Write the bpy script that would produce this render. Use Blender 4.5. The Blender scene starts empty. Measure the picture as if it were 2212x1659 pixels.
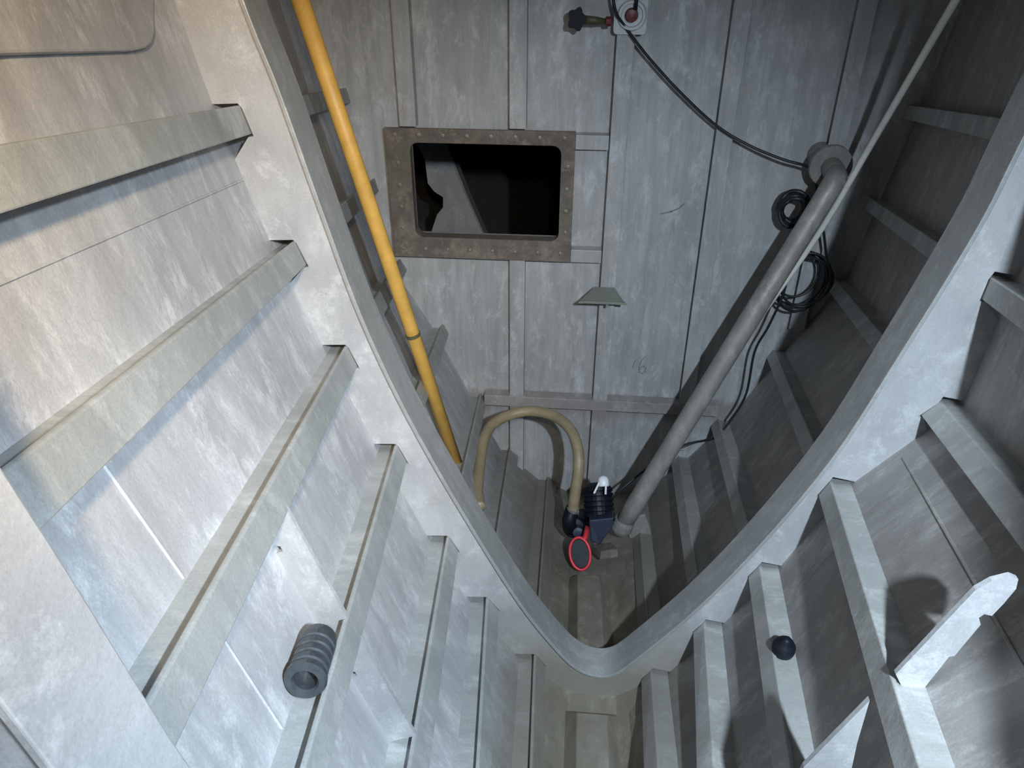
import bpy, bmesh, math, random
from mathutils import Vector, Matrix
from mathutils.geometry import tessellate_polygon
random.seed(4)
sc = bpy.context.scene
COL = sc.collection

# ------------------------------------------------------------ camera
F, PITCH, YAW = 1660.0, math.radians(31.8), math.radians(5.2)
CAM = Vector((0, 0, 2.6))
cd = bpy.data.cameras.new('camera'); cam = bpy.data.objects.new('camera', cd); COL.objects.link(cam)
cam.location = CAM
cam.rotation_euler = (math.pi/2 - PITCH, 0, YAW)
cd.sensor_fit = 'HORIZONTAL'; cd.sensor_width = 36.0; cd.lens = 36.0*F/2212.0
cd.clip_start = 0.02
sc.camera = cam
# ------------------------------------------------------------ world, lamps, exposure
w = bpy.data.worlds.new('world'); sc.world = w; w.use_nodes = True
w.node_tree.nodes['Background'].inputs[0].default_value = (0.5, 0.55, 0.6, 1)
w.node_tree.nodes['Background'].inputs[1].default_value = 0.02

def aim(o, target):
    o.rotation_euler = (Vector(target) - o.location).to_track_quat('-Z', 'Y').to_euler()
def spot(name, loc, target, energy, color, angle, blend, radius):
    l = bpy.data.lights.new(name, 'SPOT'); o = bpy.data.objects.new(name, l); COL.objects.link(o)
    l.energy = energy; l.color = color; l.spot_size = math.radians(angle); l.spot_blend = blend; l.shadow_soft_size = radius
    o.location = loc; aim(o, target); return o
def area(name, loc, target, energy, color, size):
    l = bpy.data.lights.new(name, 'AREA'); o = bpy.data.objects.new(name, l); COL.objects.link(o)
    l.energy = energy; l.color = color; l.shape = 'DISK'; l.size = size
    o.location = loc; aim(o, target); return o
spot('cool_hand_lamp', (0.48, -0.25, 2.92), (-0.02, 2.1, 0.48), 740, (0.71, 0.86, 1.0), 86, 1.0, 0.04)
spot('warm_work_lamp', (0.10, -0.28, 2.98), (-0.86, 1.9, 1.72), 150, (1.0, 0.76, 0.48), 54, 1.0, 0.04)
area('overhead_daylight_fill', (0.1, 1.2, 4.0), (0.1, 1.6, 0.6), 1.2, (0.86, 0.94, 1.0), 0.7)  # weak fill added for daylight from above; the ceiling is closed

sc.view_settings.view_transform = 'Standard'
sc.view_settings.look = 'None'
sc.view_settings.exposure = 0.06
sc.view_settings.gamma = 1.0
sc.view_settings.use_curve_mapping = False

# ------------------------------------------------------------ helpers
FW = Vector((-math.sin(YAW)*math.cos(PITCH), math.cos(YAW)*math.cos(PITCH), -math.sin(PITCH)))
RT = Vector((math.cos(YAW), math.sin(YAW), 0)); UP = RT.cross(FW)
def at(px, py, Y):
    """point of the cross-section plane at depth Y that lies on this sight line"""
    d = FW + RT*((px-1106)/F) - UP*((py-829.5)/F)
    return CAM + d*(Y/d.y)
def proj(p):
    v = p - CAM; z = v.dot(FW)
    return 1106+F*v.dot(RT)/z, 829.5-F*v.dot(UP)/z

def mesh_obj(name, bm, mat, parent=None, smooth=False, bevel=0):
    me = bpy.data.meshes.new(name)
    bmesh.ops.recalc_face_normals(bm, faces=bm.faces)
    bm.to_mesh(me); bm.free()
    o = bpy.data.objects.new(name, me); COL.objects.link(o)
    me.materials.append(mat)
    if smooth:
        for p in me.polygons: p.use_smooth = True
    if parent is not None:
        o.parent = parent; o.matrix_parent_inverse = parent.matrix_world.inverted()
    if bevel:
        b = o.modifiers.new('bevel', 'BEVEL'); b.width = bevel; b.segments = 2; b.limit_method = 'ANGLE'; b.angle_limit = math.radians(40)
    return o
def empty(name, loc, label, cat, group=None):
    o = bpy.data.objects.new(name, None); COL.objects.link(o); o.location = loc; o.empty_display_size = .05
    o['label'] = label; o['category'] = cat
    if group: o['group'] = group
    bpy.context.view_layer.update()
    return o
def tag(o, label, cat, group=None):
    o['label'] = label; o['category'] = cat
    if group: o['group'] = group
    return o
def struct(o): o['kind'] = 'structure'; return o

def box(bm, c, s, rot=None):
    vs = []
    for dx in (-.5, .5):
        for dy in (-.5, .5):
            for dz in (-.5, .5):
                v = Vector((dx*s[0], dy*s[1], dz*s[2]))
                if rot is not None: v = rot @ v
                vs.append(bm.verts.new(Vector(c)+v))
    for f in ((0,1,3,2),(4,6,7,5),(0,4,5,1),(2,3,7,6),(0,2,6,4),(1,5,7,3)):
        bm.faces.new([vs[i] for i in f])
def loft(bm, rings, closed=True, caps=True):
    R = [[bm.verts.new(p) for p in r] for r in rings]
    n = len(R[0])
    for a, b in zip(R, R[1:]):
        for i in range(n if closed else n-1):
            j = (i+1) % n
            bm.faces.new((a[i], a[j], b[j], b[i]))
    if caps and closed:
        bm.faces.new(R[0][::-1]); bm.faces.new(R[-1])
    return R
def tube(bm, pts, r, n=10, caps=True):
    pts = [Vector(p) for p in pts]
    rr = r if isinstance(r, (list, tuple)) else [r]*len(pts)
    t = (pts[1]-pts[0]).normalized()
    u = t.orthogonal().normalized()
    rings = []
    for i, p in enumerate(pts):
        tn = (pts[min(i+1, len(pts)-1)] - pts[max(i-1, 0)]).normalized()
        u = (u - tn*u.dot(tn)).normalized(); v = tn.cross(u)
        rings.append([p + (u*math.cos(2*math.pi*k/n) + v*math.sin(2*math.pi*k/n))*rr[i] for k in range(n)])
    loft(bm, rings, True, caps)
def smooth_path(pts, sub=8):
    P = [Vector(p) for p in pts]; out = []
    for i in range(len(P)-1):
        p0, p1, p2, p3 = P[max(i-1,0)], P[i], P[i+1], P[min(i+2,len(P)-1)]
        for k in range(sub):
            t = k/sub
            out.append(.5*((2*p1)+(p2-p0)*t+(2*p0-5*p1+4*p2-p3)*t*t+(3*p1-p0-3*p2+p3)*t**3))
    out.append(P[-1]); return out
def lathe(bm, origin, axis, prof, n=20):
    """prof: (radius, height along axis)"""
    ax = Vector(axis).normalized(); u = ax.orthogonal().normalized(); v = ax.cross(u); o = Vector(origin)
    rings = [[o + ax*h + (u*math.cos(2*math.pi*k/n)+v*math.sin(2*math.pi*k/n))*max(r, 1e-4) for k in range(n)] for r, h in prof]
    loft(bm, rings)
def plate(bm, outer, holes, Y0, Y1):
    """flat plate across the ship: (x, z) outline with holes, between two depths"""
    loops = [outer]+holes
    flat = [p for l in loops for p in l]
    tris = tessellate_polygon([[Vector((p[0], p[1], 0)) for p in l] for l in loops])
    A = [bm.verts.new((p[0], Y0, p[1])) for p in flat]; B = [bm.verts.new((p[0], Y1, p[1])) for p in flat]
    for t in tris:
        try:
            bm.faces.new([A[i] for i in t]); bm.faces.new([B[i] for i in t][::-1])
        except ValueError: pass
    k = 0
    for l in loops:
        n = len(l)
        for i in range(n):
            j = (i+1) % n
            bm.faces.new((A[k+i], A[k+j], B[k+j], B[k+i]))
        k += n
def rounded_rect(x0, z0, x1, z1, r, n=5):
    out = []
    for cx, cz, a0 in ((x1-r, z1-r, 0), (x0+r, z1-r, 90), (x0+r, z0+r, 180), (x1-r, z0+r, 270)):
        for k in range(n+1):
            a = math.radians(a0+90*k/n); out.append((cx+r*math.cos(a), cz+r*math.sin(a)))
    return out

# ------------------------------------------------------------ materials
def nodes_mat(name):
    m = bpy.data.materials.new(name); m.use_nodes = True
    nt = m.node_tree; return m, nt, nt.nodes['Principled BSDF']
def N(nt, t, **kw):
    n = nt.nodes.new(t)
    for k, v in kw.items(): setattr(n, k, v)
    return n
def noise(nt, vec, scale, detail=5, rough=.6, dist=0):
    n = N(nt, 'ShaderNodeTexNoise'); n.inputs['Scale'].default_value = scale; n.inputs['Detail'].default_value = detail
    n.inputs['Roughness'].default_value = rough; n.inputs['Distortion'].default_value = dist
    nt.links.new(vec, n.inputs['Vector']); return n.outputs['Fac']
def ramp(nt, fac, lo, hi, a=0.0, b=1.0):
    r = N(nt, 'ShaderNodeMapRange'); r.inputs[1].default_value = lo; r.inputs[2].default_value = hi
    r.inputs[3].default_value = a; r.inputs[4].default_value = b
    nt.links.new(fac, r.inputs[0]); return r.outputs[0]
def mixc(nt, fac, a, b, mode='MIX'):
    m = N(nt, 'ShaderNodeMix', data_type='RGBA', blend_type=mode)
    if isinstance(fac, float): m.inputs[0].default_value = fac
    else: nt.links.new(fac, m.inputs[0])
    for i, c in ((6, a), (7, b)):
        if isinstance(c, tuple): m.inputs[i].default_value = (*c, 1)
        else: nt.links.new(c, m.inputs[i])
    return m.outputs[2]
def math2(nt, op, a, b):
    m = N(nt, 'ShaderNodeMath', operation=op)
    for i, c in enumerate((a, b)):
        if isinstance(c, (float, int)): m.inputs[i].default_value = c
        else: nt.links.new(c, m.inputs[i])
    return m.outputs[0]
def mapped(nt, scale, rot=(0, 0, 0)):
    g = N(nt, 'ShaderNodeNewGeometry'); mp = N(nt, 'ShaderNodeMapping')
    mp.inputs['Scale'].default_value = scale; mp.inputs['Rotation'].default_value = rot
    nt.links.new(g.outputs['Position'], mp.inputs['Vector']); return mp.outputs[0]
def paint(name, light, dark, streak=(30, 30, 2), rough=(.38, .62), metal=.15, stain=None, stain_amt=.5, tide=None, dirt=None, streak_amt=.5, bump=.25):
    m, nt, b = nodes_mat(name)
    pos = mapped(nt, (1, 1, 1)); st = mapped(nt, streak)
    big = noise(nt, pos, 3.2, 7, .65, .4)
    col = mixc(nt, ramp(nt, big, .33, .68), dark, light)
    s = noise(nt, st, 1.0, 6, .7)
    col = mixc(nt, ramp(nt, s, .35, .75, 0.0, streak_amt), col, tuple(c*.62 for c in dark))
    # scuffed bright patches
    sc_ = noise(nt, mapped(nt, tuple(7+v*.25 for v in streak)), 1.0, 8, .78, .25)
    col = mixc(nt, ramp(nt, sc_, .51, .66, 0.0, .8), col, tuple(min(1, c*1.30) for c in light))
    wipe = noise(nt, mapped(nt, tuple(v*.35+1.5 for v in streak), (.2, .1, .3)), 1.0, 7, .72, .35)
    col = mixc(nt, ramp(nt, wipe, .54, .72, 0.0, .55), col, tuple(min(1, c*1.25) for c in light))
    col = mixc(nt, ramp(nt, wipe, .46, .30, 0.0, .5), col, tuple(c*.72 for c in dark))
    if stain is not None:
        sn = noise(nt, pos, 2.1, 6, .7, .8)
        col = mixc(nt, ramp(nt, sn, .54, .70, 0.0, stain_amt), col, stain)
    if dirt is not None:
        # residue left on the bottom of the tank, with a ragged edge
        g = N(nt, 'ShaderNodeNewGeometry'); sx = N(nt, 'ShaderNodeSeparateXYZ'); nt.links.new(g.outputs['Position'], sx.inputs[0])
        h = math2(nt, 'ADD', sx.outputs[2], math2(nt, 'MULTIPLY', sx.outputs[1], .30))   # height above the sloping keel
        h = math2(nt, 'ADD', h, math2(nt, 'MULTIPLY', noise(nt, pos, 9, 8, .75), .35))
        col = mixc(nt, ramp(nt, h, 1.52, 1.24, 0.0, .8), col, dirt)
    if tide is not None:
        # ragged tide mark left by standing water
        g = N(nt, 'ShaderNodeNewGeometry'); sx = N(nt, 'ShaderNodeSeparateXYZ'); nt.links.new(g.outputs['Position'], sx.inputs[0])
        h = math2(nt, 'ADD', sx.outputs[2], math2(nt, 'MULTIPLY', noise(nt, mapped(nt, (22, 1, 5)), 1.0, 7, .75), .16))
        band = math2(nt, 'MULTIPLY', ramp(nt, h, .665, .62), ramp(nt, h, .50, .56))
        col = mixc(nt, math2(nt, 'MULTIPLY', band, .8), col, tide)
    fine = noise(nt, pos, 260, 3, .7)
    col = mixc(nt, ramp(nt, fine, .3, .7, 0.0, .34), col, tuple(c*.55 for c in dark))
    nt.links.new(col, b.inputs['Base Color'])
    nt.links.new(ramp(nt, sc_, .3, .7, rough[1], rough[0]), b.inputs['Roughness'])
    b.inputs['Metallic'].default_value = metal
    bp = N(nt, 'ShaderNodeBump'); bp.inputs['Strength'].default_value = bump; bp.inputs['Distance'].default_value = .004
    nt.links.new(math2(nt, 'ADD', noise(nt, pos, 45, 6, .7), math2(nt, 'MULTIPLY', big, 1.5)), bp.inputs['Height'])
    nt.links.new(bp.outputs[0], b.inputs['Normal'])
    return m
def plain(name, col, rough=.5, metal=0.0, var=.25, scale=30):
    m, nt, b = nodes_mat(name)
    n = noise(nt, mapped(nt, (1, 1, 1)), scale, 5, .7)
    nt.links.new(mixc(nt, ramp(nt, n, .3, .7), tuple(c*(1-var) for c in col), tuple(min(1, c*(1+var)) for c in col)), b.inputs['Base Color'])
    b.inputs['Roughness'].default_value = rough; b.inputs['Metallic'].default_value = metal
    return m
G1, G2 = (.64, .64, .65), (.46, .46, .48)
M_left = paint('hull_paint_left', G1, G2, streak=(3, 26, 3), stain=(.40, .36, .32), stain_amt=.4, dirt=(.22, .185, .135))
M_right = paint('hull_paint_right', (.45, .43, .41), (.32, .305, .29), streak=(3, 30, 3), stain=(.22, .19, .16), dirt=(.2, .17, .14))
M_bulk = paint('bulkhead_paint', (.54, .54, .54), (.42, .42, .42), streak=(34, 1, 2.2), stain=(.42, .37, .32), stain_amt=.5, streak_amt=.75, tide=(.27, .225, .205))
M_long = paint('stiffener_paint', (.43, .44, .43), (.35, .36, .35), streak=(3, 20, 3), dirt=(.22, .185, .135), streak_amt=.3)
M_longr = paint('stiffener_paint_right', (.50, .50, .48), (.36, .36, .35), streak=(3, 20, 3), dirt=(.26, .235, .19), streak_amt=.3)
M_frame = paint('frame_paint', (.50, .50, .50), (.37, .37, .38), streak=(12, 1, 5), stain=(.42, .39, .35), stain_amt=.4, dirt=(.24, .205, .15), streak_amt=.35)
M_flange = paint('face_flange_paint', (.36, .36, .35), (.29, .29, .285), streak=(4, 30, 4), streak_amt=.3)
M_floor = paint('keel_paint', (.36, .325, .265), (.21, .185, .14), streak=(20, 2, 20), stain=(.24, .21, .17), stain_amt=.7)
M_rust = paint('rusty_steel', (.26, .215, .18), (.12, .10, .085), streak=(20, 20, 20), rough=(.7, .9), metal=.1, stain=(.33, .26, .20), bump=.9)
M_brown = paint('stained_bar', (.40, .37, .36), (.31, .28, .27), streak=(20, 1, 20), stain=(.33, .27, .25), rough=(.5, .7))
M_pipe = paint('pipe_paint', (.38, .36, .335), (.25, .23, .21), streak=(20, 20, 4), stain=(.3, .26, .22), stain_amt=.5)
M_yellow = plain('yellow_paint', (.60, .345, .075), .5, 0, .18, 14)
M_cable = plain('black_rubber', (.012, .016, .018), .45)
M_black = plain('black_plastic', (.006, .008, .014), .5); M_black.node_tree.nodes['Principled BSDF'].inputs['Specular IOR Level'].default_value = .25
M_navy = plain('dark_blue_enamel', (.022, .028, .055), .42)
M_red = plain('red_plastic', (.62, .03, .045), .38)
M_white = plain('white_plastic', (.85, .86, .9), .35, 0, .05)
M_hose = plain('tan_hose', (.27, .215, .13), .5, 0, .18, 18)
M_clamp = plain('bright_clamp', (.6, .6, .58), .3, .9)
M_rod = plain('pale_rod', (.74, .72, .66), .5, 0, .1)
M_rubber = plain('ribbed_rubber', (.042, .048, .054), .33, 0, .3, 60)
M_step = plain('grey_green_steel', (.22, .23, .205), .55, 0, .12)
M_fit = plain('pale_plastic', (.62, .64, .64), .4, 0, .1)
M_knobred = plain('dark_red_cap', (.16, .03, .03), .4)
M_olive = plain('olive_brass', (.10, .095, .045), .5)
M_mark = plain('grey_marker', (.19, .205, .23), .8)
M_stud = plain('galvanised_stud', (.30, .26, .22), .5, .5)

# ------------------------------------------------------------ hull lines
W, D, YEND, YNEAR = 1.55, 3.2, 6.4, -0.9
TH, WEB = .008, .052
LIPS, FLGS = {-1: .022, 1: .006}, {-1: .058, 1: .050}
# the free top edge of every longitudinal: where it meets the near frame, the mid frame and the bulkhead
def line(web, blk, near=None, yn=None):
    a, c = at(*web, W), at(*blk, D)
    pts = [a, c]
    if near: pts.insert(0, at(*near, yn))
    s = (pts[1]-pts[0])/(pts[1].y-pts[0].y)
    if pts[0].y > YNEAR: pts.insert(0, pts[0] + s*(YNEAR-pts[0].y))
    s = (c-a)/(D-W)
    pts.append(c + s*(YEND-D))
    return pts
def ev(pts, Y):
    for p, q in zip(pts, pts[1:]):
        if Y <= q.y+1e-9:
            t = (Y-p.y)/(q.y-p.y); r = p.lerp(q, t); return (r.x, r.z)
    r = pts[-1]; return (r.x, r.z)
LB = line((637,522),(810,385)); LA = line((518,228),(748,190))
LEFT = [LA, LB,
        line((750,748),(865,560),(315,1535),.40), line((858,962),(958,700),(660,1655),.55),
        line((970,1160),(1040,850),(890,1640),.80), line((1055,1292),(1103,965),(1035,1655),.95),
        line((1158,1415),(1185,1030),(1150,1659),1.13)]
RIGHT = [line((1875,20),(1965,225)) , line((2140,600),(1875,425)), line((2030,868),(1800,600)),
         line((1793,1040),(1670,755),(1985,1659),.66), line((1640,1222),(1550,905),(1707,1659),.87),
         line((1520,1345),(1465,985),(1540,1659),1.02), line((1405,1450),(1375,1055),(1420,1659),1.12)]
# topmost one on the right: one more spacing up the hull
RIGHT[0] = [Vector((2*a.x-b.x, a.y, 2*a.z-b.z)) for a, b in ((p, Vector((ev(RIGHT[2], p.y)[0], p.y, ev(RIGHT[2], p.y)[1]))) for p in RIGHT[1])]
# the first row above lies one more spacing up on either side
def up_rows(a, b, n):
    """rows of the shell continued above row a by its spacing to row b"""
    out = []
    for k in range(n, 0, -1):
        out.append([Vector((p.x+(p.x-ev(b, p.y)[0])*k, p.y, p.z+(p.z-ev(b, p.y)[1])*k)) for p in a])
    return out
TOP = 4.2
def root(pts, Y, s):
    x, z = ev(pts, Y); return (x+s*WEB, z-LIPS[s])
def section(side, Y):
    """shell section (x, z) from deck to keel on one side at depth Y"""
    s, rows = (-1, LEFT) if side == 'left' else (1, RIGHT)
    r = [root(p, Y, s) for p in rows]
    a, b = r[0], r[1]
    d = Vector((a[0]-b[0], a[1]-b[1])); d = d/d.y if d.y > .05 else Vector((s*.25, 1))
    top = (a[0]+d.x*(TOP-a[1])*.75, TOP)
    return [top]+r
def keel_z(Y): return .505+.24*(W-Y) if Y < W else .505-.342*(Y-W)
KX0, KX1 = .035, .185
YS = [YNEAR, -.3, .28, .55, .8, .95, 1.13, W, 2.1, 2.65, D, 4.0, 4.85, YEND]

def shell(name, side, mat):
    bm = bmesh.new()
    s = -1 if side == 'left' else 1
    inner = [section(side, Y) for Y in YS]
    for off in (0, .014):
        grid = [[bm.verts.new((p[0]+s*off, Y, p[1])) for p in sec] for sec, Y in zip(inner, YS)]
        for a, b in zip(grid, grid[1:]):
            for i in range(len(a)-1): bm.faces.new((a[i], a[i+1], b[i+1], b[i]))
        if off == 0: g0 = grid
    return struct(mesh_obj(name, bm, mat))
wall_left = shell('wall_left', 'left', M_left)
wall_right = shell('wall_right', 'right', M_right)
bm = bmesh.new()
loft(bm, [[Vector((section('left', Y)[-1][0], Y, section('left', Y)[-1][1])), Vector((KX0, Y, keel_z(Y))), Vector((KX1, Y, keel_z(Y))),
           Vector((section('right', Y)[-1][0], Y, section('right', Y)[-1][1])), Vector((KX1+.01, Y, keel_z(Y)-.02)), Vector((KX0-.01, Y, keel_z(Y)-.02))] for Y in YS])
floor = struct(mesh_obj('floor', bm, M_floor))
bm = bmesh.new(); box(bm, (0, (YNEAR+YEND)/2, TOP+.01), (4.4, YEND-YNEAR, .02)); ceiling = struct(mesh_obj('ceiling', bm, M_bulk))
bm = bmesh.new()
sl, sr = section('left', YNEAR), section('right', YNEAR)
plate(bm, sl+[(KX0, keel_z(YNEAR)), (KX1, keel_z(YNEAR))]+sr[::-1], [], YNEAR-.012, YNEAR)
struct(mesh_obj('wall_near', bm, M_bulk))
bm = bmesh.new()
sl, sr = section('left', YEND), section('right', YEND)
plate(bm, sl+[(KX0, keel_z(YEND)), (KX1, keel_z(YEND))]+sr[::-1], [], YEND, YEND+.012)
struct(mesh_obj('wall_end', bm, plain('painted_darkness', (.035, .035, .033), .8)))  # near-black colour stands in for the unlit depth beyond the hatch

# ------------------------------------------------------------ longitudinals
def flange_dir(rows, i, Y):
    j = min(i+1, len(rows)-1); k = i if j != i else i-1
    a, b = ev(rows[k], Y), ev(rows[j], Y)
    d = Vector((b[0]-a[0], b[1]-a[1])); return d.normalized()
def long_ring(rows, i, s, Y):
    x, z = ev(rows[i], Y); d = flange_dir(rows, i, Y)
    nrm = Vector((s, 0)); LIP, FLG = LIPS[s], FLGS[s]
    a = Vector((x, z)); b = a+nrm*TH; c = b+d*LIP; c.y = z-LIP
    r = Vector((x+s*(WEB+.006), z-LIP)); e = r-Vector((0, TH)); f = b+d*(LIP+TH*1.2); f.y = z-LIP-TH
    g = b+d*FLG; h = a+d*FLG
    return [Vector((p.x, Y, p.y)) for p in (a, b, c, r, e, f, g, h)]
for rows, s, wall, mat in ((LEFT, -1, wall_left, M_long), (RIGHT, 1, wall_right, M_longr)):
    for i in range(len(rows)):
        bm = bmesh.new()
        ys = [y for y in YS if y <= 4.9]
        loft(bm, [long_ring(rows, i, s, y) for y in ys])
        mesh_obj('longitudinal', bm, mat, wall, bevel=.0025)

# ------------------------------------------------------------ transverse web frames
def frame_outline(Y, inner):
    """closed outline: inner edge (left top -> keel -> right top), then the shell side with slots for the longitudinals"""
    out = [(p[0], p[1]) for p in inner]
    def side(rows, s, side_name):
        pts = []
        sec = section(side_name, Y)
        pts.append((sec[0][0], min(sec[0][1], TOP)))
        for i in range(len(rows)):
            x, z = ev(rows[i], Y); r = root(rows[i], Y, s); d = flange_dir(rows, i, Y)
            prev = sec[i]; rr = Vector(r); up = (Vector(prev)-rr).normalized()
            # slot above the web, around the flange, back to the shell
            p1 = rr + up*(LIPS[s]+.002 if s < 0 else .012)
            p2 = Vector((x, z)) + Vector((s*.004, .004 if s < 0 else .014))
            p3 = Vector((x-s*.003, z-.004))
            h = Vector((x, z))+d*FLGS[s]
            p4 = h + d*.004 - Vector((s*.003, 0))
            low = rr + (Vector(sec[i+2]) - rr)*.30 if i+2 < len(sec) else rr + Vector((-s*.04, -.06))
            pts += [p1, p2, p3, p4, p4 + Vector((s*.012, -.002)), low]
        return [(p[0], p[1]) for p in pts]
    L = side(LEFT, -1, 'left'); R = side(RIGHT, 1, 'right')
    return out + R + [(KX1, keel_z(Y)), (KX0, keel_z(Y))] + L[::-1]
def flange_strip(bm, inner, Y0, Y1, th):
    n = len(inner); P = [Vector(p) for p in inner]; off = []
    for i in range(n):
        t = (P[min(i+1, n-1)]-P[max(i-1, 0)]).normalized()
        off.append(P[i] + Vector((t.y, -t.x))*(-th))     # towards the shell
    loft(bm, [[Vector((a.x, Y0, a.y)), Vector((a.x, Y1, a.y)), Vector((b.x, Y1, b.y)), Vector((b.x, Y0, b.y))] for a, b in zip(P, off)])
def resample(pts, sub=5):
    q = smooth_path([Vector((p[0], 0, p[1])) for p in pts], sub); return [(v.x, v.z) for v in q]
def web_frame(Y, inner, fw, label, name='web_frame', holes=[], fmat=None):
    root_o = empty(name, (.11, Y, keel_z(Y)), label, 'frame')
    bm = bmesh.new(); plate(bm, frame_outline(Y, inner), holes, Y, Y+.010); mesh_obj('web_plate', bm, M_frame, root_o)
    bm = bmesh.new(); flange_strip(bm, inner, Y-.012, Y+fw, .010); mesh_obj('face_flange', bm, fmat or M_flange, root_o, bevel=.002)
    return root_o
px_mid = [(520,0),(600,200),(690,450),(780,690),(880,900),(1000,1110),(1120,1300),(1200,1400),(1243,1440),(1282,1457),(1325,1455),(1372,1425),(1500,1320),(1640,1180),(1800,990),(1950,760),(2110,500),(2212,300)]
mid = [(p.x, p.z) for p in (at(x, y, W) for x, y in px_mid)]
mid = [(-.99, 4.15), (-.74, 2.85)] + mid + [(.90, 2.75), (1.05, 4.15)]
web_frame(W, resample(mid), .095, 'large pale grey V shaped steel frame across the tank, notched for the stiffeners')
near = [(-.62, 4.15), (-.43, 2.75), (-.375, 2.38), (-.359, 2.287), (-.345, 2.206), (-.323, 2.061), (-.31, 1.989), (-.25, 1.70), (-.15, 1.36), (-.05, 1.06), (.03, .93), (.11, .895),
        (.19, .94), (.26, 1.10), (.34, 1.40), (.41, 1.72), (.52, 1.92), (.58, 2.3), (.66, 2.75), (.85, 4.15)]
web_frame(.275, resample(near), .075, 'near grey steel frame whose wide face crosses the lower left corner', fmat=M_frame)  # flange takes the paler frame paint, imitating stronger light near the lamp
far = [(p.x, p.z) for p in (at(x, y, 4.85) for x, y in ((975, 340), (1050, 520)))]
far = [(-1.45, 4.15), (-1.05, 2.0)] + far + [(-.35, .10), (-.05, -.40), (.11, -.50), (.27, -.40), (.6, .10), (1.05, 1.0), (1.3, 2.0), (1.7, 4.15)]
fh = [(p.x, p.z) for p in (at(x, y, 4.85) for x, y in ((870,300),(905,318),(918,345),(924,396),(938,414),(957,426),(957,448),(944,464),(932,500),(905,522),(872,505)))]
web_frame(4.85, resample(far), .095, 'dim steel frame seen through the hatch in the next compartment', holes=[fh])

# ------------------------------------------------------------ brackets and seams on the shell
def find_Y(pts, py):
    lo, hi = .3, 3.1
    for _ in range(50):
        m = (lo+hi)/2; x, z = ev(pts, m)
        if proj(Vector((x, m, z)))[1] > py: lo = m
        else: hi = m
    return lo
def bracket(rows, i, s, py, wall, mat, d0=.0, d1=.0):
    Y = find_Y(rows[i+1], py)
    d = flange_dir(rows, i, Y)
    t0 = Vector(ev(rows[i], Y))+d*(FLGS[s]-.006); r0 = Vector(root(rows[i], Y, s)); r1 = Vector(root(rows[i+1], Y, s)); t1 = Vector(ev(rows[i+1], Y))
    h0 = r0 + (r1-r0)*.30
    # small mouse hole at the seam by the upper end
    m = h0 + (r1-h0)*.12; nrm = Vector((-s*.9, .3)).normalized()
    bm = bmesh.new()
    plate(bm, [t0+Vector((-s*d0, 0)), t1+Vector((-s*d1, .004)), r1, m+(r1-h0)*.06, m+(r1-h0)*.05+nrm*.014, m+nrm*.014, m-(r1-h0)*.02, h0], [], Y-.004, Y+.004)
    return mesh_obj('bracket', bm, mat, wall)
bracket(LEFT, 2, -1, 1335, wall_left, M_frame)
bracket(LEFT, 3, -1, 1588, wall_left, M_frame)
# right: a short flat bar with a rounded end, and a pointed one
Yb = find_Y(RIGHT[3], 1470)
def onp(x, y): p = at(x, y, Yb); return (p.x, p.z)
bm = bmesh.new()
plate(bm, [onp(*p) for p in ((1933,1452),(1990,1392),(2050,1328),(2105,1270),(2140,1250),(2180,1240),(2197,1247),(2192,1268),(2165,1300),(2140,1326),(2124,1322),(2112,1330),(2116,1345),(2060,1412),(2048,1414),(1988,1490),(1950,1486))], [], Yb-.004, Yb+.004)
mesh_obj('bracket', bm, M_frame, wall_right)
Yc = find_Y(RIGHT[3], 1545)
bm = bmesh.new()
pc = lambda x, y: (at(x, y, Yc).x, at(x, y, Yc).z)
plate(bm, [pc(*p) for p in ((1877,1508),(1735,1652),(1700,1720),(1820,1740),(1850,1600))], [], Yc-.004, Yc+.004)
mesh_obj('bracket', bm, M_frame, wall_right)

def shell_pt(side, Y, i, t, lift=.002):
    s = -1 if side == 'left' else 1
    sec = section(side, Y); a, b = Vector(sec[i+1]), Vector(sec[i+2])
    p = a.lerp(b, t); return Vector((p.x-s*lift, Y, p.y+lift*.4))
def seam(side, pts, r=.004):
    wall = wall_left if side == 'left' else wall_right
    bm = bmesh.new(); tube(bm, [shell_pt(side, *p, lift=.0005) for p in pts], r, 6)
    mesh_obj('weld_seam', bm, M_left if side == 'left' else M_right, wall)
seam('right', [(Y, 2, .55) for Y in (.3, .6, .9, 1.2, 1.5)], .0035)
seam('right', [(.52, 2, t) for t in (.2, .5, .98)], .003)
for i in (1, 2, 3, 4): seam('left', [(.62, i, t) for t in (.25, .5, .98)], .0028)
seam('left', [(Y, 0, .45) for Y in (.36, .8, 1.2, 1.54)], .0025)
# raised doubler plate with a rounded corner high on the left shell
o3, u3, v3 = shell_pt('left', .62, -1, .62), None, None
def dpl(x, y, lift):
    # sight line onto the plane of the top strake
    a, b, c = (Vector((section('left', Y)[k][0], Y, section('left', Y)[k][1])) for Y, k in ((.6, 0), (.6, 1), (1.4, 1)))
    n = (b-a).cross(c-a).normalized()
    if n.x < 0: n = -n
    d = at(x, y, 1) - CAM
    return CAM + d*((a-CAM).dot(n)/d.dot(n)) + n*lift
bm = bmesh.new()
cor = [(-150,135),(0,121),(150,117),(270,114),(300,108),(315,95),(320,75),(318,0),(312,-120),(-150,-120)]
loft(bm, [[dpl(x, y, -.004) for x, y in cor], [dpl(x, y, .012) for x, y in cor]])
mesh_obj('doubler_plate', bm, M_left, wall_left, bevel=.004)

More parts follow.
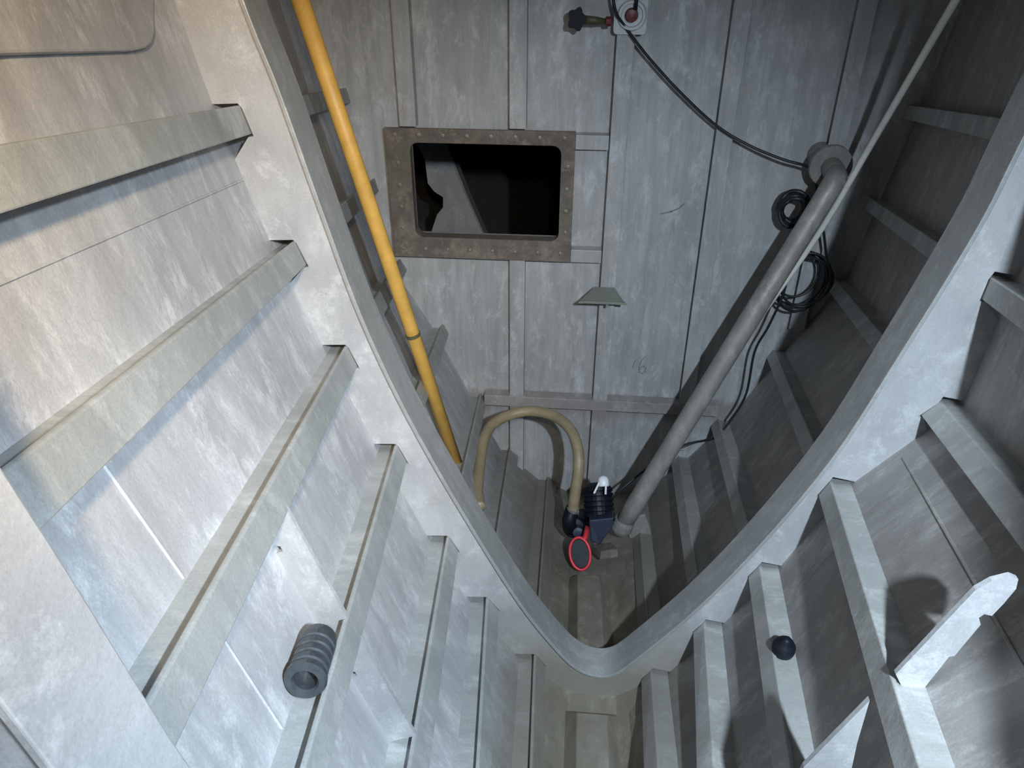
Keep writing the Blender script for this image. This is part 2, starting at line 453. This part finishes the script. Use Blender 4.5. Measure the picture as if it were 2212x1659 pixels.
# ------------------------------------------------------------ keelson
bm = bmesh.new()
for y0, y1 in ((YNEAR+.02, 1.47), (W+.02, 2.28)):
    ys = [y0, (y0+y1)/2, y1-.05]
    rings = [[Vector((.022, y, keel_z(y)-.005)), Vector((.062, y, keel_z(y)+.055)), Vector((.150, y, keel_z(y)+.055)), Vector((.195, y, keel_z(y)-.005))] for y in ys]
    rings.append([Vector((.02, y1, keel_z(y1)-.005)), Vector((.03, y1, keel_z(y1)+.002)), Vector((.18, y1, keel_z(y1)+.002)), Vector((.195, y1, keel_z(y1)-.005))])
    loft(bm, rings)
mesh_obj('keel_bar', bm, M_floor, floor, bevel=.003)

# ------------------------------------------------------------ bulkhead with its hatch
def bk(px, py, Y=D): p = at(px, py, Y); return (p.x, p.z)
YH = 3.13                                   # face of the hatch ring
ho = [bk(840,275,YH), bk(1243,286,YH), bk(1233,568,YH), bk(842,552,YH)]
hx0, hx1 = (ho[0][0]+ho[3][0])/2, (ho[1][0]+ho[2][0])/2
hz1, hz0 = (ho[0][1]+ho[1][1])/2, (ho[2][1]+ho[3][1])/2
hi = [bk(884,308,YH), bk(1206,522,YH)]
ix0, iz1, ix1, iz0 = hi[0][0], hi[0][1], hi[1][0], hi[1][1]
bm = bmesh.new()
sl, sr = section('left', D), section('right', D)
plate(bm, sl+[(KX0, keel_z(D)), (KX1, keel_z(D))]+sr[::-1], [[(ix0-.004, iz0-.004), (ix1+.004, iz0-.004), (ix1+.004, iz1+.004), (ix0-.004, iz1+.004)]], D, D+.012)
wall_far = struct(mesh_obj('wall_far', bm, M_bulk))

hatch = empty('hatch_frame', ((hx0+hx1)/2, D, hz0), 'rusty brown rectangular hatch frame around the dark opening in the bulkhead', 'hatch')
bm = bmesh.new()
plate(bm, [(hx0, hz0), (hx1, hz0), (hx1, hz1), (hx0, hz1)], [rounded_rect(ix0, iz0, ix1, iz1, .035)], YH, YH+.014)
ring_o = mesh_obj('bolting_ring', bm, M_rust, hatch, bevel=.002); bpy.context.view_layer.update()
bm = bmesh.new()
plate(bm, [(hx0+.03, hz0+.03), (hx1-.03, hz0+.03), (hx1-.03, hz1-.03), (hx0+.03, hz1-.03)], [rounded_rect(ix0-.004, iz0-.004, ix1+.004, iz1+.004, .035)], YH+.014, D-.001)
mesh_obj('coaming', bm, M_rust, hatch)
stud_me = None
def stud(x, z):
    global stud_me
    if stud_me is None:
        bm = bmesh.new(); lathe(bm, (0, 0, 0), (0, -1, 0), [(.0085, 0), (.0085, .006), (.005, .0065), (.005, .013), (.003, .014)], 6)
        o = mesh_obj('stud', bm, M_stud); stud_me = o.data
    else:
        o = bpy.data.objects.new('stud', stud_me); COL.objects.link(o)
    o.location = (x, YH, z)
    o.parent = ring_o; o.matrix_parent_inverse = ring_o.matrix_world.inverted()
for k in range(8):
    x = hx0+.045+(hx1-hx0-.09)*k/7
    stud(x, (hz1+iz1)/2+.004); stud(x, (hz0+iz0)/2-.004)
for k in range(1, 5):
    z = hz0+.045+(hz1-hz0-.09)*k/5
    stud((hx0+ix0)/2, z); stud((hx1+ix1)/2, z)

def vstiff(x0, z0, z1, wd=.068):
    """vertical angle bar: free face on the left, web on the right"""
    bm = bmesh.new(); y = D-.055
    loft(bm, [[Vector((x0, y, z)), Vector((x0+wd, y, z)), Vector((x0+wd, D, z)), Vector((x0+wd-.008, D, z)), Vector((x0+wd-.008, y+.008, z)), Vector((x0, y+.008, z))] for z in (z0, z1)])
    return mesh_obj('stiffener', bm, M_bulk, wall_far, bevel=.002)
YST = D-.055
zs = at(1300, 870, 3.1).z
xS = [at(850, 100, YST).x, at(1100, 200, YST).x, at(1318, 300, YST).x, at(1548, 280, YST).x, at(1822, 160, YST).x]
vstiff(xS[0], hz1+.002, TOP-.02)
vstiff(xS[1], hz1+.002, TOP-.02); vstiff(xS[1], .02, hz0-.002)
vstiff(xS[2], -.02, TOP-.02); vstiff(xS[3], .3, TOP-.02); vstiff(xS[4], 1.0, TOP-.02)
# horizontal stringer under the marks, and the short ties beside the hatch
def hbar(pts, th, dep, name, mat):
    bm = bmesh.new()
    a, b = pts
    loft(bm, [[Vector((p.x, p.y, p.z)), Vector((p.x, p.y, p.z-th)), Vector((p.x, p.y+.008, p.z-th)), Vector((p.x, p.y+.008, p.z-.008)), Vector((p.x, p.y+dep, p.z-.008)), Vector((p.x, p.y+dep, p.z))] for p in (a, b)])
    return mesh_obj(name, bm, mat, wall_far, bevel=.002)
YB = D-.062
a, b = at(1046, 860, YB), at(1556, 866, YB)
za = at(1300, 866, YB).z
hbar((Vector((a.x, YB, za)), Vector((b.x, YB, za))), .058, .06, 'stringer', M_brown)
for y0 in (291, 540):
    p = at(1300, y0+2, YST)
    hbar((Vector((hx1, YST, p.z)), Vector((xS[2]-.004, YST, p.z))), .058, .05, 'tie_bar', M_bulk)
# faint hand-drawn figures on the plating
bm = bmesh.new()
def stroke(pxs, wd=.004):
    pts = [at(x, y, D-.0006) for x, y in pxs]
    for p, q in zip(pts, pts[1:]):
        t = (q-p).normalized(); n = Vector((-t.z, 0, t.x))*wd/2; e = t*wd*.3
        f = [bm.verts.new(v) for v in (p-e+n, q+e+n, q+e-n, p-e-n)]
        bm.faces.new(f)
stroke([(1374,777),(1369,785),(1367,794)])
stroke([(1392,771),(1384,782),(1380,794),(1381,804),(1387,807),(1393,803),(1395,796),(1391,791),(1384,793),(1381,799)])
mesh_obj('handwritten_number', bm, M_mark, wall_far)
bm = bmesh.new()
stroke([(1428,462),(1450,457),(1468,449),(1478,440)], .006)
stroke([(1574,210),(1580,200),(1590,196)], .008)
mesh_obj('scuff_mark', bm, M_mark, wall_far)

# ------------------------------------------------------------ step plate on the second stiffener
YP = 3.02
p0, p1 = at(1250, 652, YP), at(1354, 655, YP)
zz = (p0.z+p1.z)/2
bm = bmesh.new()
xm0, xm1 = at(1283, 622, YST).x, at(1327, 622, YST).x
prof = [(p0.x, YP), (p0.x+.03, YP+.004), (p1.x-.03, YP+.004), (p1.x, YP), (p1.x-.015, YP+.03), (xm1, YST), (xm0, YST), (p0.x+.015, YP+.03)]
loft(bm, [[Vector((x, y, zz-.010 + (.016 if .3 < k/8 < 2 and k in (5, 6) else 0))) for k, (x, y) in enumerate(prof)], [Vector((x, y, zz+(.016 if k in (5, 6) else 0))) for k, (x, y) in enumerate(prof)]])
step = tag(mesh_obj('step_plate', bm, M_step, bevel=.001), 'small grey winged plate standing out from the bulkhead stiffener right of the hatch', 'bracket')
bm = bmesh.new(); box(bm, ((p0.x+p1.x)/2+.022, (YP+YST)/2+.02, zz-.022), (.010, YST-YP-.03, .035)); mesh_obj('gusset', bm, M_step, step)

# ------------------------------------------------------------ yellow pole leaning on the left side
bm = bmesh.new()
ptop, pbot = at(612, -110, 2.06), at(988, 1008, 2.22)
ax = (pbot-ptop)
tube(bm, [ptop, ptop+ax*.35, ptop+ax*.55, pbot], [.023, .023, .023, .023], 16)
pole = tag(mesh_obj('yellow_pole', bm, M_yellow, smooth=True), 'long yellow painted pole leaning down the left side behind the frame', 'pole')
bm = bmesh.new(); c = ptop+ax*.655; tube(bm, [c-ax.normalized()*.006, c+ax.normalized()*.006], .025, 16); mesh_obj('joint_band', bm, M_olive, pole)

# ------------------------------------------------------------ suction pipe
pc = at(1797, 362, 3.02)
pe1 = at(1803, 392, 2.90)
pend = at(1347, 1130, 2.60)
pipe = empty('suction_pipe', pend, 'pale grey steel pipe running diagonally from a round flange to the keel', 'pipe')
bm = bmesh.new(); tube(bm, [(pc.x, D, pc.z), (pc.x, 3.045, pc.z)], .052, 24); mesh_obj('stub', bm, M_pipe, pipe, smooth=False)
bm = bmesh.new(); lathe(bm, (pc.x, 3.055, pc.z), (0, -1, 0), [(.078, 0), (.080, .003), (.080, .022), (.078, .025)], 32); mesh_obj('flange', bm, M_pipe, pipe)
bm = bmesh.new()
d = (pend-pe1).normalized()
path = smooth_path([Vector((pc.x, 3.05, pc.z)), Vector((pc.x+.002, 2.97, pc.z-.012)), Vector((pe1.x, 2.905, pe1.z)), pe1+d*.10], 6)[:-1] + [pe1+d*(.10+k*.12) for k in range(20) if .10+k*.12 < (pend-pe1).length] + [pend]
tube(bm, path, .040, 20); mesh_obj('pipe_run', bm, M_pipe, pipe, smooth=True)
bm = bmesh.new()
lathe(bm, pend, Vector((d.x*.5, d.y*.5, d.z)), [(.041, -.02), (.046, 0), (.046, .03), (.040, .045), (.030, .05)], 20); mesh_obj('bell_mouth', bm, M_pipe, pipe, smooth=False)
bm = bmesh.new()
q = pend+Vector((.065, .02, -.03)); box(bm, q, (.10, .012, .12), Matrix.Rotation(math.radians(-18), 3, 'Y'))
mesh_obj('foot', bm, M_pipe, pipe, bevel=.003)
bm = bmesh.new(); box(bm, at(1308, 1190, 2.43), (.085, .075, .04), Matrix.Rotation(math.radians(-19), 3, 'X') @ Matrix.Rotation(math.radians(25), 3, 'Z')); mesh_obj('strum_plate', bm, M_rust, pipe, bevel=.006)

# ------------------------------------------------------------ pale rod
bm = bmesh.new(); tube(bm, smooth_path([at(2094, -50, 2.35), at(1889, 300, 2.80), at(1779, 488, 2.93), at(1690, 618, 2.97), at(1600, 742, 3.0)], 5), .0115, 10)
tag(mesh_obj('pale_rod', bm, M_rod, smooth=True), 'thin pale straight rod behind the diagonal pipe on the right', 'rod')

# ------------------------------------------------------------ black cable
cable = empty('power_cable', at(1740, 360, 3.1), 'thin black electric cable sagging across the bulkhead and hanging in loops', 'cable')
bm = bmesh.new()
tube(bm, smooth_path([at(*p) for p in ((1322,-30,3.10),(1330,25,3.10),(1352,60,3.11),(1400,123,3.12),(1470,200,3.12),(1548,272,3.12),(1620,315,3.10),(1690,344,3.06),(1740,358,3.05),(1765,372,3.10))], 6), .0055, 8)
mesh_obj('cable_run', bm, M_cable, cable, smooth=True)
bm = bmesh.new()
cc = at(1713, 452, 3.07)
for k in range(9):
    a, off = random.uniform(.046, .062), Vector((random.uniform(-.006, .006), random.uniform(-.03, .03), random.uniform(-.006, .006)))
    tilt = random.uniform(-.25, .25)
    tube(bm, [cc+off+Vector((a*math.cos(t)*.92, math.sin(t)*tilt*a+.012*math.sin(2*t+k), a*1.12*math.sin(t))) for t in [2*math.pi*j/28 for j in range(29)]], .0085, 8)
mesh_obj('taped_coil', bm, M_cable, cable, smooth=True)
bm = bmesh.new()
lc = at(1722, 597, 3.06)
for k, (rx, rz, dx, dz) in enumerate(((.088,.098,-.006,.012),(.108,.118,.006,-.004),(.104,.134,.016,-.018),(.126,.112,.010,-.008),(.096,.124,.022,.004))):
    tube(bm, [lc+Vector((dx+rx*math.cos(t), -.012*k+.015*math.sin(t+k), dz+rz*math.sin(t))) for t in [2*math.pi*j/36 for j in range(37)]], .0055, 8)
mesh_obj('hanging_loops', bm, M_cable, cable, smooth=True)
bm = bmesh.new()
tube(bm, smooth_path([at(*p) for p in ((1760,380,3.12),(1768,440,3.06),(1779,500,3.04),(1784,545,3.05),(1789,580,3.05),(1788,610,3.05))], 6), .0055, 8)
tube(bm, smooth_path([at(*p) for p in ((1735,532,3.04),(1705,590,2.99),(1690,640,2.98),(1660,705,3.0),(1630,760,3.02),(1612,850,3.02),(1580,905,3.02),(1545,945,3.0),(1500,956,2.95),(1455,975,2.92),(1400,1010,2.86),(1345,1055,2.80),(1310,1090,2.72))], 6), .0055, 8)
mesh_obj('cable_tail', bm, M_cable, cable, smooth=True)

# ------------------------------------------------------------ pump on the keel
YQ = 2.60
def pp(x, y, Y=YQ): return at(x, y, Y)
pump = empty('drain_pump', pp(1275, 1180), 'dark blue and black portable pump on the keel plating', 'pump')
mc, mt = pp(1296, 1128, 2.55), pp(1290, 1048, 2.66)
axm = (mt-mc).normalized(); Lm = (mt-mc).length
bm = bmesh.new()
prof = [(.040, -.01), (.062, 0)]
for k in range(7):
    h = Lm*.95*(k/7); prof += [(.066, h+.002), (.066, h+Lm*.09), (.060, h+Lm*.10), (.060, h+Lm*.125)]
prof += [(.055, Lm*.97), (.035, Lm*1.06)]
lathe(bm, mc, axm, prof, 24); mesh_obj('motor_housing', bm, M_black, pump)
bm = bmesh.new()
cp = pp(1303, 1036, 2.60)
lathe(bm, cp-axm*.03, axm, [(.022, 0), (.024, .004), (.024, .024), (.021, .036), (.012, .044), (.003, .047)], 20); cap_o = mesh_obj('white_cap', bm, M_white, pump, smooth=True); bpy.context.view_layer.update()
for (xa, ya), (xb, yb) in (((1294,1043),(1283,1066)), ((1309,1046),(1308,1068))):
    bm = bmesh.new(); tube(bm, [pp(xa, ya, 2.57), pp(xb, yb, 2.535)], .0045, 8); mesh_obj('strap', bm, M_white, cap_o)
# terminal housing in front of the motor
bm = bmesh.new()
c8 = [pp(*p) for p in ((1272,1124,2.47),(1326,1118,2.47),(1322,1140,2.45),(1296,1178,2.43),(1276,1170,2.43))]
loft(bm, [c8, [v+Vector((.004, .09, -.035)) for v in c8]]); mesh_obj('junction_box', bm, M_navy, pump, bevel=.006)
# volute and outlet elbow
bm = bmesh.new()
vc = pp(1240, 1140, 2.52)
lathe(bm, vc+Vector((0, .05, -.02)), (0, -1, .5), [(.030, -.02), (.046, 0), (.050, .02), (.050, .055), (.042, .07), (.02, .074)], 24); mesh_obj('volute', bm, M_black, pump, smooth=False)
bm = bmesh.new(); lathe(bm, pp(1249, 1150, 2.47), (0, -1, .5), [(.024, -.03), (.025, 0), (.022, .008), (.008, .010)], 18); mesh_obj('blank_plug', bm, M_navy, pump)
bm = bmesh.new(); tube(bm, smooth_path([pp(1232, 1142, 2.50), pp(1229, 1126, 2.48), pp(1234, 1108, 2.50), pp(1237, 1098, 2.52)], 5), .030, 16); mesh_obj('outlet', bm, M_black, pump, smooth=True)
bm = bmesh.new(); box(bm, pp(1280, 1120, 2.62), (.13, .08, .05)); mesh_obj('base', bm, M_black, pump, bevel=.008)
# red rimmed ring at the near end
def ell(sx, sy, n=30): return [(1253+sx*math.cos(2*math.pi*k/n)+3*math.sin(2*math.pi*k/n), 1196+sy*math.sin(2*math.pi*k/n)) for k in range(n)]
YR = 2.34
bm = bmesh.new()
ring = [at(x, y, YR + (1196-y)*.0012) for x, y in ell(22, 35)]
tube(bm, ring+[ring[0]], .0065, 10, False)
tube(bm, smooth_path([at(1262, 1166, YR+.04), at(1266, 1155, YR+.06), at(1267, 1146, YR+.09), at(1268, 1140, YR+.13)], 4), [.011]*13, 10)
mesh_obj('red_ring', bm, M_red, pump, smooth=True)
bm = bmesh.new()
disc = [at(x, y, YR + (1196-y)*.0012) for x, y in ell(20, 32)]
loft(bm, [disc, [v+Vector((0, .02, -.02)) for v in disc]]); mesh_obj('strainer_face', bm, M_black, pump, bevel=.003)

# ------------------------------------------------------------ tan hose
bm = bmesh.new()
hp = [(1237,1106,2.50),(1243,1060,2.52),(1250,1010,2.56),(1247,965,2.62),(1230,925,2.70),(1195,898,2.78),(1145,888,2.82),(1100,897,2.80),(1064,917,2.72),(1044,952,2.60),(1036,1005,2.46),(1031,1060,2.30),(1036,1096,2.20)]
hpts = [at(*p) for p in hp]
tube(bm, smooth_path(hpts, 8), .0235, 14)
hose = tag(mesh_obj('drain_hose', bm, M_hose, smooth=True), 'thick tan hose arching from the pump to the left side of the keel', 'hose')
bm = bmesh.new(); dd = (hpts[1]-hpts[0]).normalized(); tube(bm, [hpts[0]+dd*.004, hpts[0]+dd*.02], .0262, 16); box(bm, hpts[0]+dd*.012+Vector((.018, -.022, .004)), (.016, .012, .012)); mesh_obj('hose_clamp', bm, M_clamp, hose)

# ------------------------------------------------------------ wall fitting and knob at the top of the bulkhead
fit = empty('wall_fitting', at(1362, 38, D), 'pale wall fitting with a round collar and dark red centre at the bulkhead top', 'fitting')
fc = at(1364, 30, 3.12)
bm = bmesh.new(); plate(bm, rounded_rect(fc.x-.062, fc.z-.070, fc.x+.058, fc.z+.075, .015), [], 3.125, D-.056); mesh_obj('back_plate', bm, M_fit, fit, bevel=.003)
bm = bmesh.new(); lathe(bm, (fc.x+.002, 3.126, fc.z-.004), (0, -1, 0), [(.052, 0), (.053, .012), (.049, .022), (.040, .022), (.037, .012)], 28); col_o = mesh_obj('collar', bm, M_fit, fit, smooth=False); bpy.context.view_layer.update()
bm = bmesh.new(); lathe(bm, (fc.x, 3.116, fc.z-.002), (0, -1, 0), [(.024, 0), (.024, .022), (.020, .030), (.006, .033)], 20); mesh_obj('red_cap', bm, M_knobred, col_o, smooth=False)
bm = bmesh.new(); tube(bm, [(fc.x+.012, 3.09, fc.z+.015), (fc.x+.014, 3.09, fc.z+.09)], .007, 10); mesh_obj('lead', bm, M_cable, fit, smooth=True)
kn = empty('black_knob', at(1245, 42, 3.1), 'black lobed knob on a short olive stem left of the pale wall fitting', 'knob')
kc = at(1246, 41, 3.08); sb = at(1326, 46, 3.10)
bm = bmesh.new()
lob = []
for k in range(40):
    t = 2*math.pi*k/40; r = .031+.0045*math.cos(5*t); lob.append((kc.x+r*math.cos(t), kc.z+r*1.12*math.sin(t)))
plate(bm, lob, [], 3.055, 3.10); mesh_obj('grip', bm, M_black, kn, bevel=.006)
bm = bmesh.new(); tube(bm, [(kc.x+.015, 3.085, kc.z-.002), (kc.x+.07, 3.09, kc.z-.006), (sb.x-.03, 3.095, sb.z)], [.016, .014, .009], 12); mesh_obj('stem', bm, M_olive, kn, smooth=True)
bm = bmesh.new(); lathe(bm, (sb.x-.032, 3.095, sb.z), (1, 0, 0), [(.012, 0), (.017, .004), (.017, .022), (.012, .026)], 14); mesh_obj('red_collar', bm, M_knobred, kn)

# ------------------------------------------------------------ ribbed rubber piece and black plug lying on the longitudinals
Ya, Yb2 = find_Y(LEFT[3], 1400), find_Y(LEFT[3], 1500)
def onweb(rows, i, Y, s, k, up): x, z = ev(rows[i], Y); return Vector((x+s*k, Y, z-LIPS[s]+up))
e0, e1 = onweb(LEFT, 3, Ya, -1, .028, .045), onweb(LEFT, 3, Yb2, -1, .028, .045)
axr = (e1-e0); Lr = axr.length
prof = [(.012, .0), (.026, .002), (.028, Lr*.12)]
for k in range(4):
    h = Lr*(.16+.17*k); prof += [(.0285, h), (.0285, h+Lr*.10), (.0255, h+Lr*.115), (.0255, h+Lr*.145)]
prof += [(.030, Lr*.86), (.031, Lr*.95), (.028, Lr*1.0), (.020, Lr*1.0), (.017, Lr*.95), (.017, Lr*.7)]
bm = bmesh.new(); lathe(bm, e0, axr, prof, 28)
tag(mesh_obj('ribbed_rubber_sleeve', bm, M_rubber, smooth=False), 'short black ribbed rubber sleeve lying against a stiffener on the left side', 'sleeve')
Yk = find_Y(RIGHT[4], 1405)
k0 = onweb(RIGHT, 4, Yk, 1, .022, .0)
bm = bmesh.new()
lathe(bm, k0, (0, -.15, 1), [(.016, 0), (.023, .005), (.0255, .017), (.025, .029), (.019, .041), (.010, .047), (.009, .056), (.003, .058)], 20)
tag(mesh_obj('rubber_plug', bm, M_black, smooth=True), 'small round black rubber plug sitting on a stiffener on the right side', 'plug')
